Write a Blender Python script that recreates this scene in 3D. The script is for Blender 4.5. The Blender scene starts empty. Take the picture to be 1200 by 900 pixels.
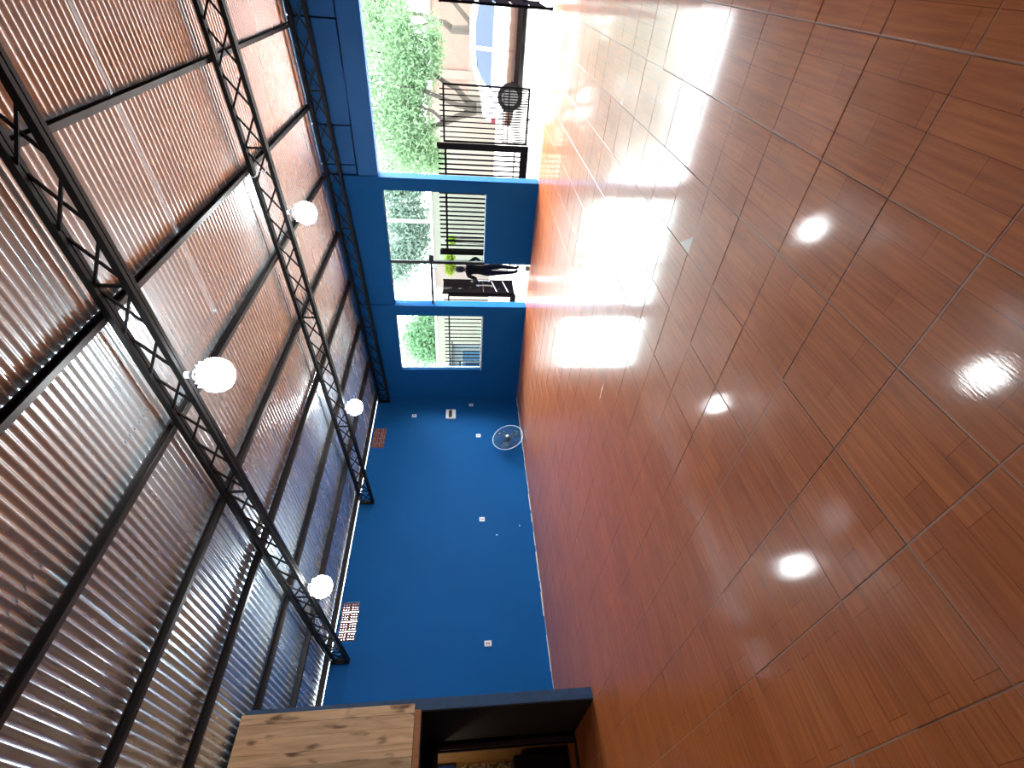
import bpy, bmesh, math, random
from mathutils import Vector, Matrix, Euler
R = random.Random(7)
scene = bpy.context.scene
COL = scene.collection

# ------------------------------------------------------------------ camera
# the picture was taken with the phone on its side: camera rolled by 90 degrees
F_PX, PITCH, ROLL, YAW, CAM_H = 566.0, 0.105876, -0.0020, 0.72768, 1.6
d = Vector((-math.sin(YAW)*math.cos(PITCH), math.cos(YAW)*math.cos(PITCH), -math.sin(PITCH)))
r = Vector((math.cos(YAW), math.sin(YAW), 0.0)); u = r.cross(d)
r2 = math.cos(ROLL)*r + math.sin(ROLL)*u
u2 = -math.sin(ROLL)*r + math.cos(ROLL)*u
cam_data = bpy.data.cameras.new('camera')
cam = bpy.data.objects.new('camera', cam_data); COL.objects.link(cam)
cam_data.sensor_fit = 'HORIZONTAL'; cam_data.sensor_width = 36.0
cam_data.lens = F_PX/1200.0*36.0
cam_data.clip_start = 0.05; cam_data.clip_end = 300
X, Y, Z = -u2, r2, -d
cam.matrix_world = Matrix(((X.x, Y.x, Z.x, 0), (X.y, Y.y, Z.y, 0), (X.z, Y.z, Z.z, CAM_H), (0, 0, 0, 1)))
scene.camera = cam

# ------------------------------------------------------------------ world / exposure
world = bpy.data.worlds.new('overcast_sky'); scene.world = world
world.use_nodes = True
bg = world.node_tree.nodes['Background']
bg.inputs['Color'].default_value = (0.93, 0.97, 1.0, 1)
SKY = 23.5
bg.inputs['Strength'].default_value = SKY
LAMP = 100.0
scene.view_settings.view_transform = 'Standard'
scene.view_settings.look = 'None'
scene.view_settings.exposure = 0.0
scene.view_settings.gamma = 1.0
scene.view_settings.use_curve_mapping = False

# ------------------------------------------------------------------ helpers
def nt(m):
    m.use_nodes = True
    return m.node_tree.nodes, m.node_tree.links, m.node_tree.nodes['Principled BSDF']

def mat(name, col, rough=0.6, metal=0.0, emit=None, strength=0.0, var=0.0, vscale=8.0, bump=0.0, bscale=40.0, spec=0.5):
    m = bpy.data.materials.new(name); n, l, b = nt(m)
    b.inputs['Base Color'].default_value = (*col, 1); b.inputs['Roughness'].default_value = rough
    b.inputs['Metallic'].default_value = metal
    b.inputs['Specular IOR Level'].default_value = spec
    if emit:
        b.inputs['Emission Color'].default_value = (*emit, 1); b.inputs['Emission Strength'].default_value = strength
    geo = n.new('ShaderNodeNewGeometry')
    if var > 0:
        nz = n.new('ShaderNodeTexNoise'); nz.inputs['Scale'].default_value = vscale; nz.inputs['Detail'].default_value = 5
        l.new(geo.outputs['Position'], nz.inputs['Vector'])
        mx = n.new('ShaderNodeMix'); mx.data_type = 'RGBA'
        mx.inputs['A'].default_value = (*[c*(1-var) for c in col], 1)
        mx.inputs['B'].default_value = (*[min(1, c*(1+var)) for c in col], 1)
        l.new(nz.outputs['Fac'], mx.inputs['Factor']); l.new(mx.outputs['Result'], b.inputs['Base Color'])
    if bump > 0:
        nb = n.new('ShaderNodeTexNoise'); nb.inputs['Scale'].default_value = bscale; nb.inputs['Detail'].default_value = 4
        l.new(geo.outputs['Position'], nb.inputs['Vector'])
        bp = n.new('ShaderNodeBump'); bp.inputs['Strength'].default_value = bump; bp.inputs['Distance'].default_value = 0.01
        l.new(nb.outputs['Fac'], bp.inputs['Height']); l.new(bp.outputs['Normal'], b.inputs['Normal'])
    return m

class MB:
    """collects shapes, builds ONE mesh object"""
    def __init__(self): self.v = []; self.f = []; self.mi = []
    def add(self, vs, fs, mi=0):
        o = len(self.v); self.v += [tuple(p) for p in vs]
        self.f += [tuple(i+o for i in q) for q in fs]; self.mi += [mi]*len(fs)
    def box(self, x0, x1, y0, y1, z0, z1, mi=0):
        vs = [(x, y, z) for z in (z0, z1) for y in (y0, y1) for x in (x0, x1)]
        self.add(vs, [(0,2,3,1), (4,5,7,6), (0,1,5,4), (2,6,7,3), (0,4,6,2), (1,3,7,5)], mi); return self
    def bar(self, a, b, w, h=None, up=(0,0,1), mi=0):
        a = Vector(a); b = Vector(b); h = h or w
        t = (b-a).normalized(); upv = Vector(up)
        if abs(t.dot(upv)) > 0.98: upv = Vector((1,0,0))
        s = t.cross(upv).normalized(); q = s.cross(t)
        vs = [p + s*w/2*i + q*h/2*j for p in (a, b) for i, j in ((-1,-1), (1,-1), (1,1), (-1,1))]
        self.add(vs, [(0,1,2,3), (7,6,5,4), (0,4,5,1), (1,5,6,2), (2,6,7,3), (3,7,4,0)], mi); return self
    def tube(self, pts, rad, n=8, mi=0, close=False):
        pts = [Vector(p) for p in pts]; rads = rad if isinstance(rad, (list, tuple)) else [rad]*len(pts)
        vs = []; prev = None; N = len(pts)
        for i, p in enumerate(pts):
            if close: t = (pts[(i+1) % N]-pts[i-1]).normalized()
            else: t = (pts[min(i+1, N-1)]-pts[max(i-1, 0)]).normalized()
            if prev is None: s = t.orthogonal().normalized()
            else: s = (prev - t*prev.dot(t)).normalized()
            prev = s; q = t.cross(s)
            vs += [p + (s*math.cos(k*2*math.pi/n) + q*math.sin(k*2*math.pi/n))*rads[i] for k in range(n)]
        fs = []
        for i in range(N if close else N-1):
            j = (i+1) % N
            for k in range(n): fs.append((i*n+k, i*n+(k+1) % n, j*n+(k+1) % n, j*n+k))
        if not close: fs += [tuple(range(n-1, -1, -1)), tuple((N-1)*n+k for k in range(n))]
        self.add(vs, fs, mi); return self
    def lathe(self, prof, n=20, M=None, mi=0):
        """prof: (radius, height) list around local z"""
        vs = []; M = M or Matrix()
        for (rr, h) in prof:
            vs += [M @ Vector((rr*math.cos(k*2*math.pi/n), rr*math.sin(k*2*math.pi/n), h)) for k in range(n)]
        fs = []
        for i in range(len(prof)-1):
            for k in range(n): fs.append((i*n+k, i*n+(k+1) % n, (i+1)*n+(k+1) % n, (i+1)*n+k))
        fs += [tuple(range(n-1, -1, -1)), tuple((len(prof)-1)*n+k for k in range(n))]
        self.add(vs, fs, mi); return self
    def prism(self, poly, axis, a, b, mi=0):
        """poly in the two other axes, extruded along axis 'x','y' or 'z'"""
        def P(p, t):
            return {'x': (t, p[0], p[1]), 'y': (p[0], t, p[1]), 'z': (p[0], p[1], t)}[axis]
        n = len(poly); vs = [P(p, a) for p in poly] + [P(p, b) for p in poly]
        fs = [tuple(range(n-1, -1, -1)), tuple(range(n, 2*n))] + [(i, (i+1) % n, n+(i+1) % n, n+i) for i in range(n)]
        self.add(vs, fs, mi); return self
    def mesh(self, name, m, smooth=False):
        me = bpy.data.meshes.new(name); me.from_pydata(self.v, [], self.f)
        for q in (m if isinstance(m, (list, tuple)) else [m]): me.materials.append(q)
        for p, i in zip(me.polygons, self.mi): p.material_index = i
        if smooth:
            for p in me.polygons: p.use_smooth = True
        bm = bmesh.new(); bm.from_mesh(me); bmesh.ops.recalc_face_normals(bm, faces=bm.faces); bm.to_mesh(me); bm.free()
        return me
    def build(self, name, m, parent=None, smooth=False):
        return link(name, self.mesh(name, m, smooth), parent)

def link(name, me, parent=None):
    o = bpy.data.objects.new(name, me); COL.objects.link(o)
    if parent: o.parent = parent
    return o
def tag(o, label=None, cat=None, group=None, kind=None):
    if label: o['label'] = label
    if cat: o['category'] = cat
    if group: o['group'] = group
    if kind: o['kind'] = kind
    return o
def thing(name, label, cat, loc=(0,0,0), rot=(0,0,0), group=None):
    o = bpy.data.objects.new(name, None); COL.objects.link(o); o.empty_display_size = 0.1
    o.location = loc; o.rotation_euler = rot
    return tag(o, label, cat, group)
def bevel(o, w, seg=2):
    b = o.modifiers.new('bevel', 'BEVEL'); b.width = w; b.segments = seg; b.limit_method = 'ANGLE'
    return o

# ------------------------------------------------------------------ materials
M = {}
M['blue'] = mat('blue_wall_paint', (0.006, 0.092, 0.295), 0.6, var=0.10, vscale=1.3, bump=0.12, bscale=60, spec=0.08)
M['blue_metal'] = mat('blue_painted_steel', (0.014, 0.12, 0.36), 0.5, var=0.08, vscale=3, spec=0.2)
M['dark_line'] = mat('dark_joint', (0.006, 0.012, 0.03), 0.7)
M['steel'] = mat('black_painted_steel', (0.008, 0.007, 0.0075), 0.5, var=0.3, vscale=6, spec=0.2)
M['purlin'] = mat('dark_purlin_steel', (0.03, 0.024, 0.023), 0.45, var=0.4, vscale=5, spec=0.3)
M['gate'] = mat('gate_black_steel', (0.0035, 0.0028, 0.0028), 0.6, spec=0.0)
M['fence'] = mat('fence_dark_steel', (0.004, 0.003, 0.004), 0.6, spec=0.0)
M['terra'] = mat('terracotta', (0.13, 0.040, 0.038), 0.8, var=0.25, vscale=20)
M['white_plastic'] = mat('white_plastic', (0.8, 0.82, 0.85), 0.35)
M['black_plastic'] = mat('black_plastic', (0.01, 0.01, 0.012), 0.4)
M['caulk'] = mat('pale_caulk', (0.55, 0.55, 0.52), 0.7, var=0.3, vscale=6)
M['concrete'] = mat('pale_concrete', (0.72, 0.70, 0.67), 0.85, var=0.12, vscale=2.5, bump=0.2)
M['asphalt'] = mat('street_dust', (0.48, 0.42, 0.37), 0.9, var=0.15, vscale=1.5, bump=0.2)
M['wire'] = mat('fan_rim', (0.45, 0.5, 0.55), 0.3, metal=0.8)
M['wire_dark'] = mat('fan_wire', (0.06, 0.09, 0.12), 0.5)
M['alu'] = mat('lamp_housing', (0.55, 0.56, 0.58), 0.4, metal=0.6)
M['bulb'] = mat('lamp_diffuser', (0.9, 0.9, 0.9), 0.4, emit=(0.93, 0.98, 1.0), strength=LAMP)
M['warmbulb'] = mat('warm_bulb', (0.9, 0.9, 0.9), 0.4, emit=(1.0, 0.85, 0.6), strength=130.0)
M['brownframe'] = mat('dark_brown_frame', (0.035, 0.018, 0.012), 0.5)
M['greyframe'] = mat('grey_door_frame', (0.10, 0.09, 0.11), 0.5)
M['gold'] = mat('varnished_board', (0.42, 0.24, 0.09), 0.5, var=0.25, vscale=9)
M['bark'] = mat('bark', (0.026, 0.021, 0.015), 0.9, var=0.35, vscale=9, bump=0.5, bscale=30)
M['white_wall'] = mat('whitewash', (0.7, 0.7, 0.67), 0.85, var=0.08, vscale=1.0)
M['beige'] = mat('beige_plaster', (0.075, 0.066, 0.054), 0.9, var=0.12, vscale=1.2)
M['grout'] = mat('floor_grout', (0.36, 0.20, 0.13), 0.35, var=0.25, vscale=5)

def glass(name, tint, fac=0.08):
    m = bpy.data.materials.new(name); n, l, b = nt(m)
    out = n['Material Output']
    tr = n.new('ShaderNodeBsdfTransparent'); tr.inputs['Color'].default_value = (*tint, 1)
    gl = n.new('ShaderNodeBsdfGlossy'); gl.inputs['Roughness'].default_value = 0.02
    fr = n.new('ShaderNodeFresnel'); fr.inputs['IOR'].default_value = 1.12
    mx = n.new('ShaderNodeMixShader')
    l.new(fr.outputs['Fac'], mx.inputs[0]); l.new(tr.outputs[0], mx.inputs[1]); l.new(gl.outputs[0], mx.inputs[2])
    l.new(mx.outputs[0], out.inputs['Surface'])
    return m
M['glass'] = glass('window_glass', (0.80, 0.88, 0.87))
M['doorglass'] = glass('door_glass', (0.82, 0.82, 0.84))

def leaf_mat(name, a, b_):
    m = bpy.data.materials.new(name); n, l, b = nt(m); out = n['Material Output']
    geo = n.new('ShaderNodeNewGeometry'); nz = n.new('ShaderNodeTexNoise'); nz.inputs['Scale'].default_value = 1.6
    l.new(geo.outputs['Position'], nz.inputs['Vector'])
    mx = n.new('ShaderNodeMix'); mx.data_type = 'RGBA'; mx.inputs['A'].default_value = (*a, 1); mx.inputs['B'].default_value = (*b_, 1)
    l.new(nz.outputs['Fac'], mx.inputs['Factor'])
    df = n.new('ShaderNodeBsdfDiffuse'); tl = n.new('ShaderNodeBsdfTranslucent'); ms = n.new('ShaderNodeMixShader'); ms.inputs[0].default_value = 0.5
    for q in (df, tl): l.new(mx.outputs['Result'], q.inputs['Color'])
    l.new(df.outputs[0], ms.inputs[1]); l.new(tl.outputs[0], ms.inputs[2]); l.new(ms.outputs[0], out.inputs['Surface'])
    return m
M['leaf'] = leaf_mat('feathery_leaf', (0.075, 0.145, 0.072), (0.15, 0.235, 0.135))
M['leaf_grey'] = leaf_mat('greyish_leaf', (0.11, 0.15, 0.125), (0.19, 0.23, 0.19))
M['leaf_lime'] = leaf_mat('lime_leaf', (0.085, 0.13, 0.012), (0.13, 0.175, 0.025))

def floor_mat():
    m = bpy.data.materials.new('wood_look_glazed_tile'); n, l, b = nt(m)
    geo = n.new('ShaderNodeNewGeometry'); sep = n.new('ShaderNodeSeparateXYZ'); l.new(geo.outputs['Position'], sep.inputs[0])
    cmb = n.new('ShaderNodeCombineXYZ'); l.new(sep.outputs['Y'], cmb.inputs['X']); l.new(sep.outputs['X'], cmb.inputs['Y'])
    mp = n.new('ShaderNodeMapping'); mp.inputs['Location'].default_value = (0.13, 0.1298, 0)   # plank rows fit the tile grid
    l.new(cmb.outputs[0], mp.inputs['Vector'])
    br = n.new('ShaderNodeTexBrick'); br.inputs['Scale'].default_value = 1.0
    br.inputs['Brick Width'].default_value = 0.52; br.inputs['Row Height'].default_value = 0.45226/4
    br.inputs['Mortar Size'].default_value = 0.0016; br.inputs['Mortar Smooth'].default_value = 0.3
    br.offset = 0.37; br.offset_frequency = 2
    br.inputs['Color1'].default_value = (0.55, 0.165, 0.052, 1); br.inputs['Color2'].default_value = (0.48, 0.135, 0.040, 1)
    br.inputs['Mortar'].default_value = (0.27, 0.070, 0.023, 1)
    l.new(mp.outputs[0], br.inputs['Vector'])
    # grain: noise stretched along the planks (y)
    mg = n.new('ShaderNodeMapping'); mg.inputs['Scale'].default_value = (60, 3.0, 1); l.new(geo.outputs['Position'], mg.inputs['Vector'])
    ng = n.new('ShaderNodeTexNoise'); ng.inputs['Scale'].default_value = 1; ng.inputs['Detail'].default_value = 6; l.new(mg.outputs[0], ng.inputs['Vector'])
    rmp = n.new('ShaderNodeValToRGB'); rmp.color_ramp.elements[0].position = 0.3; rmp.color_ramp.elements[0].color = (0.72, 0.70, 0.68, 1)
    rmp.color_ramp.elements[1].position = 0.75; rmp.color_ramp.elements[1].color = (1.15, 1.12, 1.1, 1); l.new(ng.outputs['Fac'], rmp.inputs['Fac'])
    nb = n.new('ShaderNodeTexNoise'); nb.inputs['Scale'].default_value = 1.7; nb.inputs['Detail'].default_value = 3; l.new(geo.outputs['Position'], nb.inputs['Vector'])
    r2_ = n.new('ShaderNodeValToRGB'); r2_.color_ramp.elements[0].color = (0.8, 0.8, 0.8, 1); r2_.color_ramp.elements[1].color = (1.2, 1.18, 1.15, 1); l.new(nb.outputs['Fac'], r2_.inputs['Fac'])
    m1 = n.new('ShaderNodeMix'); m1.data_type = 'RGBA'; m1.blend_type = 'MULTIPLY'; m1.inputs['Factor'].default_value = 1
    l.new(br.outputs['Color'], m1.inputs['A']); l.new(rmp.outputs['Color'], m1.inputs['B'])
    m2 = n.new('ShaderNodeMix'); m2.data_type = 'RGBA'; m2.blend_type = 'MULTIPLY'; m2.inputs['Factor'].default_value = 1
    l.new(m1.outputs['Result'], m2.inputs['A']); l.new(r2_.outputs['Color'], m2.inputs['B'])
    l.new(m2.outputs['Result'], b.inputs['Base Color'])
    mr = n.new('ShaderNodeMapRange'); mr.inputs['To Min'].default_value = 0.26; mr.inputs['To Max'].default_value = 0.42
    l.new(ng.outputs['Fac'], mr.inputs['Value']); l.new(mr.outputs['Result'], b.inputs['Roughness'])
    # fine streaky relief
    mf = n.new('ShaderNodeMapping'); mf.inputs['Scale'].default_value = (140, 18, 1); l.new(geo.outputs['Position'], mf.inputs['Vector'])
    nf = n.new('ShaderNodeTexNoise'); nf.inputs['Scale'].default_value = 1; nf.inputs['Detail'].default_value = 3; l.new(mf.outputs[0], nf.inputs['Vector'])
    bp = n.new('ShaderNodeBump'); bp.inputs['Strength'].default_value = 0.14; bp.inputs['Distance'].default_value = 0.0012
    l.new(nf.outputs['Fac'], bp.inputs['Height']); l.new(bp.outputs['Normal'], b.inputs['Normal'])
    b.inputs['IOR'].default_value = 1.5; b.inputs['Specular IOR Level'].default_value = 0.16
    b.inputs['Coat Weight'].default_value = 0.55; b.inputs['Coat Roughness'].default_value = 0.08; b.inputs['Coat IOR'].default_value = 1.45
    l.new(bp.outputs['Normal'], b.inputs['Coat Normal'])
    return m
M['tile'] = floor_mat()

def sheet_mat():
    m = bpy.data.materials.new('galvanised_sheet'); n, l, b = nt(m)
    geo = n.new('ShaderNodeNewGeometry')
    mp = n.new('ShaderNodeMapping'); mp.inputs['Scale'].default_value = (0.5, 3.0, 1); l.new(geo.outputs['Position'], mp.inputs['Vector'])
    nz = n.new('ShaderNodeTexNoise'); nz.inputs['Scale'].default_value = 3; nz.inputs['Detail'].default_value = 4; l.new(mp.outputs[0], nz.inputs['Vector'])
    mx = n.new('ShaderNodeMix'); mx.data_type = 'RGBA'; mx.inputs['A'].default_value = (0.70, 0.81, 0.87, 1); mx.inputs['B'].default_value = (0.80, 0.90, 0.95, 1)
    l.new(nz.outputs['Fac'], mx.inputs['Factor']); l.new(mx.outputs['Result'], b.inputs['Base Color'])
    b.inputs['Metallic'].default_value = 0.70
    mr = n.new('ShaderNodeMapRange'); mr.inputs['To Min'].default_value = 0.21; mr.inputs['To Max'].default_value = 0.32
    l.new(nz.outputs['Fac'], mr.inputs['Value']); l.new(mr.outputs['Result'], b.inputs['Roughness'])
    return m
M['sheet'] = sheet_mat()

def wood_mat(name, c1, c2, dark, axis='z'):
    m = bpy.data.materials.new(name); n, l, b = nt(m)
    geo = n.new('ShaderNodeNewGeometry'); oi = n.new('ShaderNodeObjectInfo')
    off = n.new('ShaderNodeVectorMath'); off.operation = 'ADD'; sc = n.new('ShaderNodeVectorMath'); sc.operation = 'SCALE'
    cb = n.new('ShaderNodeCombineXYZ')
    for k in 'XYZ': l.new(oi.outputs['Random'], cb.inputs[k])
    l.new(cb.outputs[0], sc.inputs[0]); sc.inputs['Scale'].default_value = 37.0
    l.new(geo.outputs['Position'], off.inputs[0]); l.new(sc.outputs[0], off.inputs[1])
    mp = n.new('ShaderNodeMapping'); mp.inputs['Scale'].default_value = (18, 18, 1.6); l.new(off.outputs[0], mp.inputs['Vector'])
    nz = n.new('ShaderNodeTexNoise'); nz.inputs['Scale'].default_value = 1; nz.inputs['Detail'].default_value = 6; nz.inputs['Distortion'].default_value = 1.0; l.new(mp.outputs[0], nz.inputs['Vector'])
    rp = n.new('ShaderNodeValToRGB'); rp.color_ramp.elements[0].position = 0.3; rp.color_ramp.elements[0].color = (*c2, 1)
    rp.color_ramp.elements[1].position = 0.7; rp.color_ramp.elements[1].color = (*c1, 1); l.new(nz.outputs['Fac'], rp.inputs['Fac'])
    mk = n.new('ShaderNodeMapping'); mk.inputs['Scale'].default_value = (9, 9, 2.6); l.new(off.outputs[0], mk.inputs['Vector'])
    kn = n.new('ShaderNodeTexNoise'); kn.inputs['Scale'].default_value = 1; kn.inputs['Detail'].default_value = 2; l.new(mk.outputs[0], kn.inputs['Vector'])
    kr = n.new('ShaderNodeValToRGB'); kr.color_ramp.elements[0].position = 0.60; kr.color_ramp.elements[1].position = 0.70; l.new(kn.outputs['Fac'], kr.inputs['Fac'])
    mx = n.new('ShaderNodeMix'); mx.data_type = 'RGBA'; mx.inputs['B'].default_value = (*dark, 1)
    l.new(kr.outputs['Color'], mx.inputs['Factor']); l.new(rp.outputs['Color'], mx.inputs['A'])
    hv = n.new('ShaderNodeHueSaturation'); mr = n.new('ShaderNodeMapRange'); mr.inputs['To Min'].default_value = 0.7; mr.inputs['To Max'].default_value = 1.15
    l.new(oi.outputs['Random'], mr.inputs['Value']); l.new(mr.outputs['Result'], hv.inputs['Value']); l.new(mx.outputs['Result'], hv.inputs['Color'])
    l.new(hv.outputs['Color'], b.inputs['Base Color']); b.inputs['Roughness'].default_value = 0.5
    return m
M['pine'] = wood_mat('rustic_pine', (0.86, 0.63, 0.37), (0.60, 0.38, 0.19), (0.20, 0.105, 0.045))
M['pine_trim'] = wood_mat('orange_pine_trim', (0.42, 0.20, 0.07), (0.33, 0.14, 0.045), (0.18, 0.07, 0.02))

def cell_mat(name, cols, scale):
    m = bpy.data.materials.new(name); n, l, b = nt(m)
    geo = n.new('ShaderNodeNewGeometry'); wn = n.new('ShaderNodeTexWhiteNoise'); wn.noise_dimensions = '3D'
    sn = n.new('ShaderNodeVectorMath'); sn.operation = 'SNAP'; sn.inputs[1].default_value = (scale,)*3
    l.new(geo.outputs['Position'], sn.inputs[0]); l.new(sn.outputs[0], wn.inputs['Vector'])
    rp = n.new('ShaderNodeValToRGB'); rp.color_ramp.interpolation = 'CONSTANT'
    rp.color_ramp.elements[0].color = (*cols[0], 1)
    while len(rp.color_ramp.elements) < len(cols): rp.color_ramp.elements.new(0.5)
    for i, c in enumerate(cols):
        rp.color_ramp.elements[i].position = i/len(cols); rp.color_ramp.elements[i].color = (*c, 1)
    l.new(wn.outputs['Value'], rp.inputs['Fac']); l.new(rp.outputs['Color'], b.inputs['Base Color']); b.inputs['Roughness'].default_value = 0.25
    return m
M['mosaic'] = cell_mat('mosaic_tiles', [(0.55, 0.42, 0.25), (0.30, 0.17, 0.07), (0.70, 0.62, 0.45), (0.12, 0.07, 0.04), (0.45, 0.30, 0.14)], 0.03)

def brick_wall_mat():
    m = bpy.data.materials.new('far_brick_wall'); n, l, b = nt(m)
    geo = n.new('ShaderNodeNewGeometry'); sep = n.new('ShaderNodeSeparateXYZ'); l.new(geo.outputs['Position'], sep.inputs[0])
    cmb = n.new('ShaderNodeCombineXYZ'); l.new(sep.outputs['X'], cmb.inputs['X']); l.new(sep.outputs['Z'], cmb.inputs['Y'])
    br = n.new('ShaderNodeTexBrick'); br.inputs['Scale'].default_value = 1; br.inputs['Brick Width'].default_value = 0.28; br.inputs['Row Height'].default_value = 0.15
    br.inputs['Mortar Size'].default_value = 0.012; br.inputs['Color1'].default_value = (0.11, 0.062, 0.046, 1); br.inputs['Color2'].default_value = (0.098, 0.053, 0.040, 1)
    br.inputs['Mortar'].default_value = (0.075, 0.065, 0.055, 1); l.new(cmb.outputs[0], br.inputs['Vector']); l.new(br.outputs['Color'], b.inputs['Base Color'])
    b.inputs['Roughness'].default_value = 0.9
    return m
M['brick_far'] = brick_wall_mat()

# ------------------------------------------------------------------ geometry constants of the hall
XL, YF, XR, YB = -9.48, 10.08, 2.6, -3.3
T = 0.45226; OX, OY = 0.3224, 3.5066               # floor tile pitch and grid origin
zb = lambda x: 4.09 + 0.054*x                        # centre line of the trusses' bottom chord
zroof = lambda x: zb(x) + 0.40
SL = math.atan(0.054)

# ================================================================== FLOOR
floor = MB().box(XL, XR, YB, YF+0.1, -0.06, -0.0022).build('floor', M['grout']); tag(floor, kind='structure')
def tile_shape(mb, cx, cy, w, h, z=0.0):
    a, b_ = w/2, h/2; c = 0.0025
    ring = lambda p, q, zz: [(cx-p, cy-q, zz), (cx+p, cy-q, zz), (cx+p, cy+q, zz), (cx-p, cy+q, zz)]
    vs = ring(a, b_, z-0.010) + ring(a, b_, z-c*0.8) + ring(a-c, b_-c, z)
    fs = [(8, 9, 10, 11)] + [(k*4+i, k*4+(i+1) % 4, (k+1)*4+(i+1) % 4, (k+1)*4+i) for k in (0, 1) for i in range(4)]
    mb.add(vs, fs)
G = 0.0045
tm = MB(); tile_shape(tm, 0, 0, T-G, T-G); tile_mesh = tm.mesh('tile', M['tile'])
def project(p):
    q = Vector(p) - Vector((0, 0, CAM_H)); z = q.dot(d)
    if z < 0.05: return None
    return 600 - F_PX*q.dot(u2)/z, 450 - F_PX*q.dot(r2)/z, z
cells = []; edge = []
i0, i1 = math.floor((XL-OX)/T), math.ceil((XR-OX)/T); j0, j1 = math.floor((YB-OY)/T), math.ceil((YF-OY)/T)
for i in range(i0, i1):
    for j in range(j0, j1):
        x0, x1_, y0, y1_ = OX+i*T, OX+(i+1)*T, OY+j*T, OY+(j+1)*T
        cx, cy = (x0+x1_)/2, (y0+y1_)/2
        if x0 < XL-1e-4 or x1_ > XR or y0 < YB or y1_ > YF+0.02:
            edge.append((max(x0, XL), min(x1_, XR), max(y0, YB), min(y1_, YF+0.09))); continue
        if -9.6 < cx < -6.6 and cy < 1.9:
            edge.append((x0, x1_, y0, y1_)); continue
        pr = project((cx, cy, 0)); size = 0
        if pr and -60 < pr[0] < 1260 and -80 < pr[1] < 980: size = 1/pr[2]**3
        cells.append((size, cx, cy, (x0, x1_, y0, y1_)))
cells.sort(key=lambda c: -c[0])
for k, (size, cx, cy, e) in enumerate(cells):
    if k < 300 and size > 0:
        o = link('tile', tile_mesh, floor)
        o.location = (cx, cy, R.uniform(-0.0006, 0.0006))
        o.rotation_euler = (R.gauss(0, 0.0026), R.gauss(0, 0.0026), 0)
    else: edge.append(e)
tf = MB()
for (a, b_, c, e) in edge:
    if b_-a > 0.03 and e-c > 0.03: tile_shape(tf, (a+b_)/2, (c+e)/2, b_-a-G, e-c-G, R.uniform(-0.0005, 0.0005))
tag(tf.build('tile_field', M['tile'], floor), kind='stuff')

# ================================================================== ROOF (ceiling)
PITCHW, SHEETW = 0.076, 0.988
ceiling = MB().box(XR-0.02, XR+0.06, YB, YF+0.3, zroof(XR)+0.03, zroof(XR)+0.06).build('ceiling', M['purlin']); tag(ceiling, kind='structure')
def sheet_mesh(x0, x1_, dz):
    nx, nw, seg = 3, 13, 10
    vs = []; fs = []; ny = nw*seg + 2
    for a in range(nx+1):
        x = x0 + (x1_-x0)*a/nx
        for k in range(ny+1):
            yy = k*PITCHW/seg
            vs.append((x, yy, zroof(x) + 0.0105*math.cos(2*math.pi*yy/PITCHW) + dz))
    for a in range(nx):
        for k in range(ny): fs.append((a*(ny+1)+k, (a+1)*(ny+1)+k, (a+1)*(ny+1)+k+1, a*(ny+1)+k+1))
    me = bpy.data.meshes.new('roof_sheet'); me.from_pydata(vs, [], fs); me.materials.append(M['sheet'])
    for p in me.polygons: p.use_smooth = True
    return me
sh = [sheet_mesh(-9.80, -3.18, 0.0), sheet_mesh(-3.30, XR+0.1, 0.0055)]
y = 4.78 - 9*SHEETW; k = 0
while y < YF + 0.25:
    for q in sh:
        o = link('roof_sheet', q, ceiling); o.location = (0, y, 0.0024*(k % 2) + R.uniform(0, 0.0008))
        o.rotation_euler = (R.gauss(0, 0.0012), 0, 0)
    y += SHEETW; k += 1

# purlins: C channels along the hall under the sheets
PX = [-9.36, -8.19, -7.0, -5.82, -4.645, -3.47, -2.285, -1.1, 0.08, 1.26, 2.44]
pl_lab = {-9.36: 'dark steel purlin right above the top of the blue side wall', -8.19: 'second purlin out from the blue side wall under the metal roof',
 -7.0: 'third purlin out from the blue side wall under the metal roof', -5.82: 'fourth purlin out from the blue side wall under the metal roof',
 -4.645: 'fifth purlin out from the blue side wall under the metal roof', -3.47: 'sixth purlin from the blue side wall, running behind the nearest lamp',
 -2.285: 'seventh purlin from the blue side wall, a white wire looped on it', -1.1: 'purlin nearest the upper corner of the roof over the gate opening',
 0.08: 'purlin over the gate opening, just outside the picture', 1.26: 'purlin far from the blue side wall beyond the picture', 2.44: 'last purlin along the opposite side wall'}
pm = MB()
pm.box(-0.002, 0.002, YB, YF+0.12, -0.045, 0.045); pm.box(-0.002, 0.045, YB, YF+0.12, 0.041, 0.045); pm.box(-0.002, 0.045, YB, YF+0.12, -0.045, -0.041)
pm.box(0.041, 0.045, YB, YF+0.12, -0.045, -0.030); pm.box(0.041, 0.045, YB, YF+0.12, 0.030, 0.045)
purlin_mesh = pm.mesh('purlin', M['purlin'])
for x in PX:
    o = link('roof_purlin', purlin_mesh); o.location = (x, 0, zb(x)+0.335); o.rotation_euler = (0, -SL, 0)
    tag(o, pl_lab[x], 'purlin', 'purlins under the roof sheets')

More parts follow.
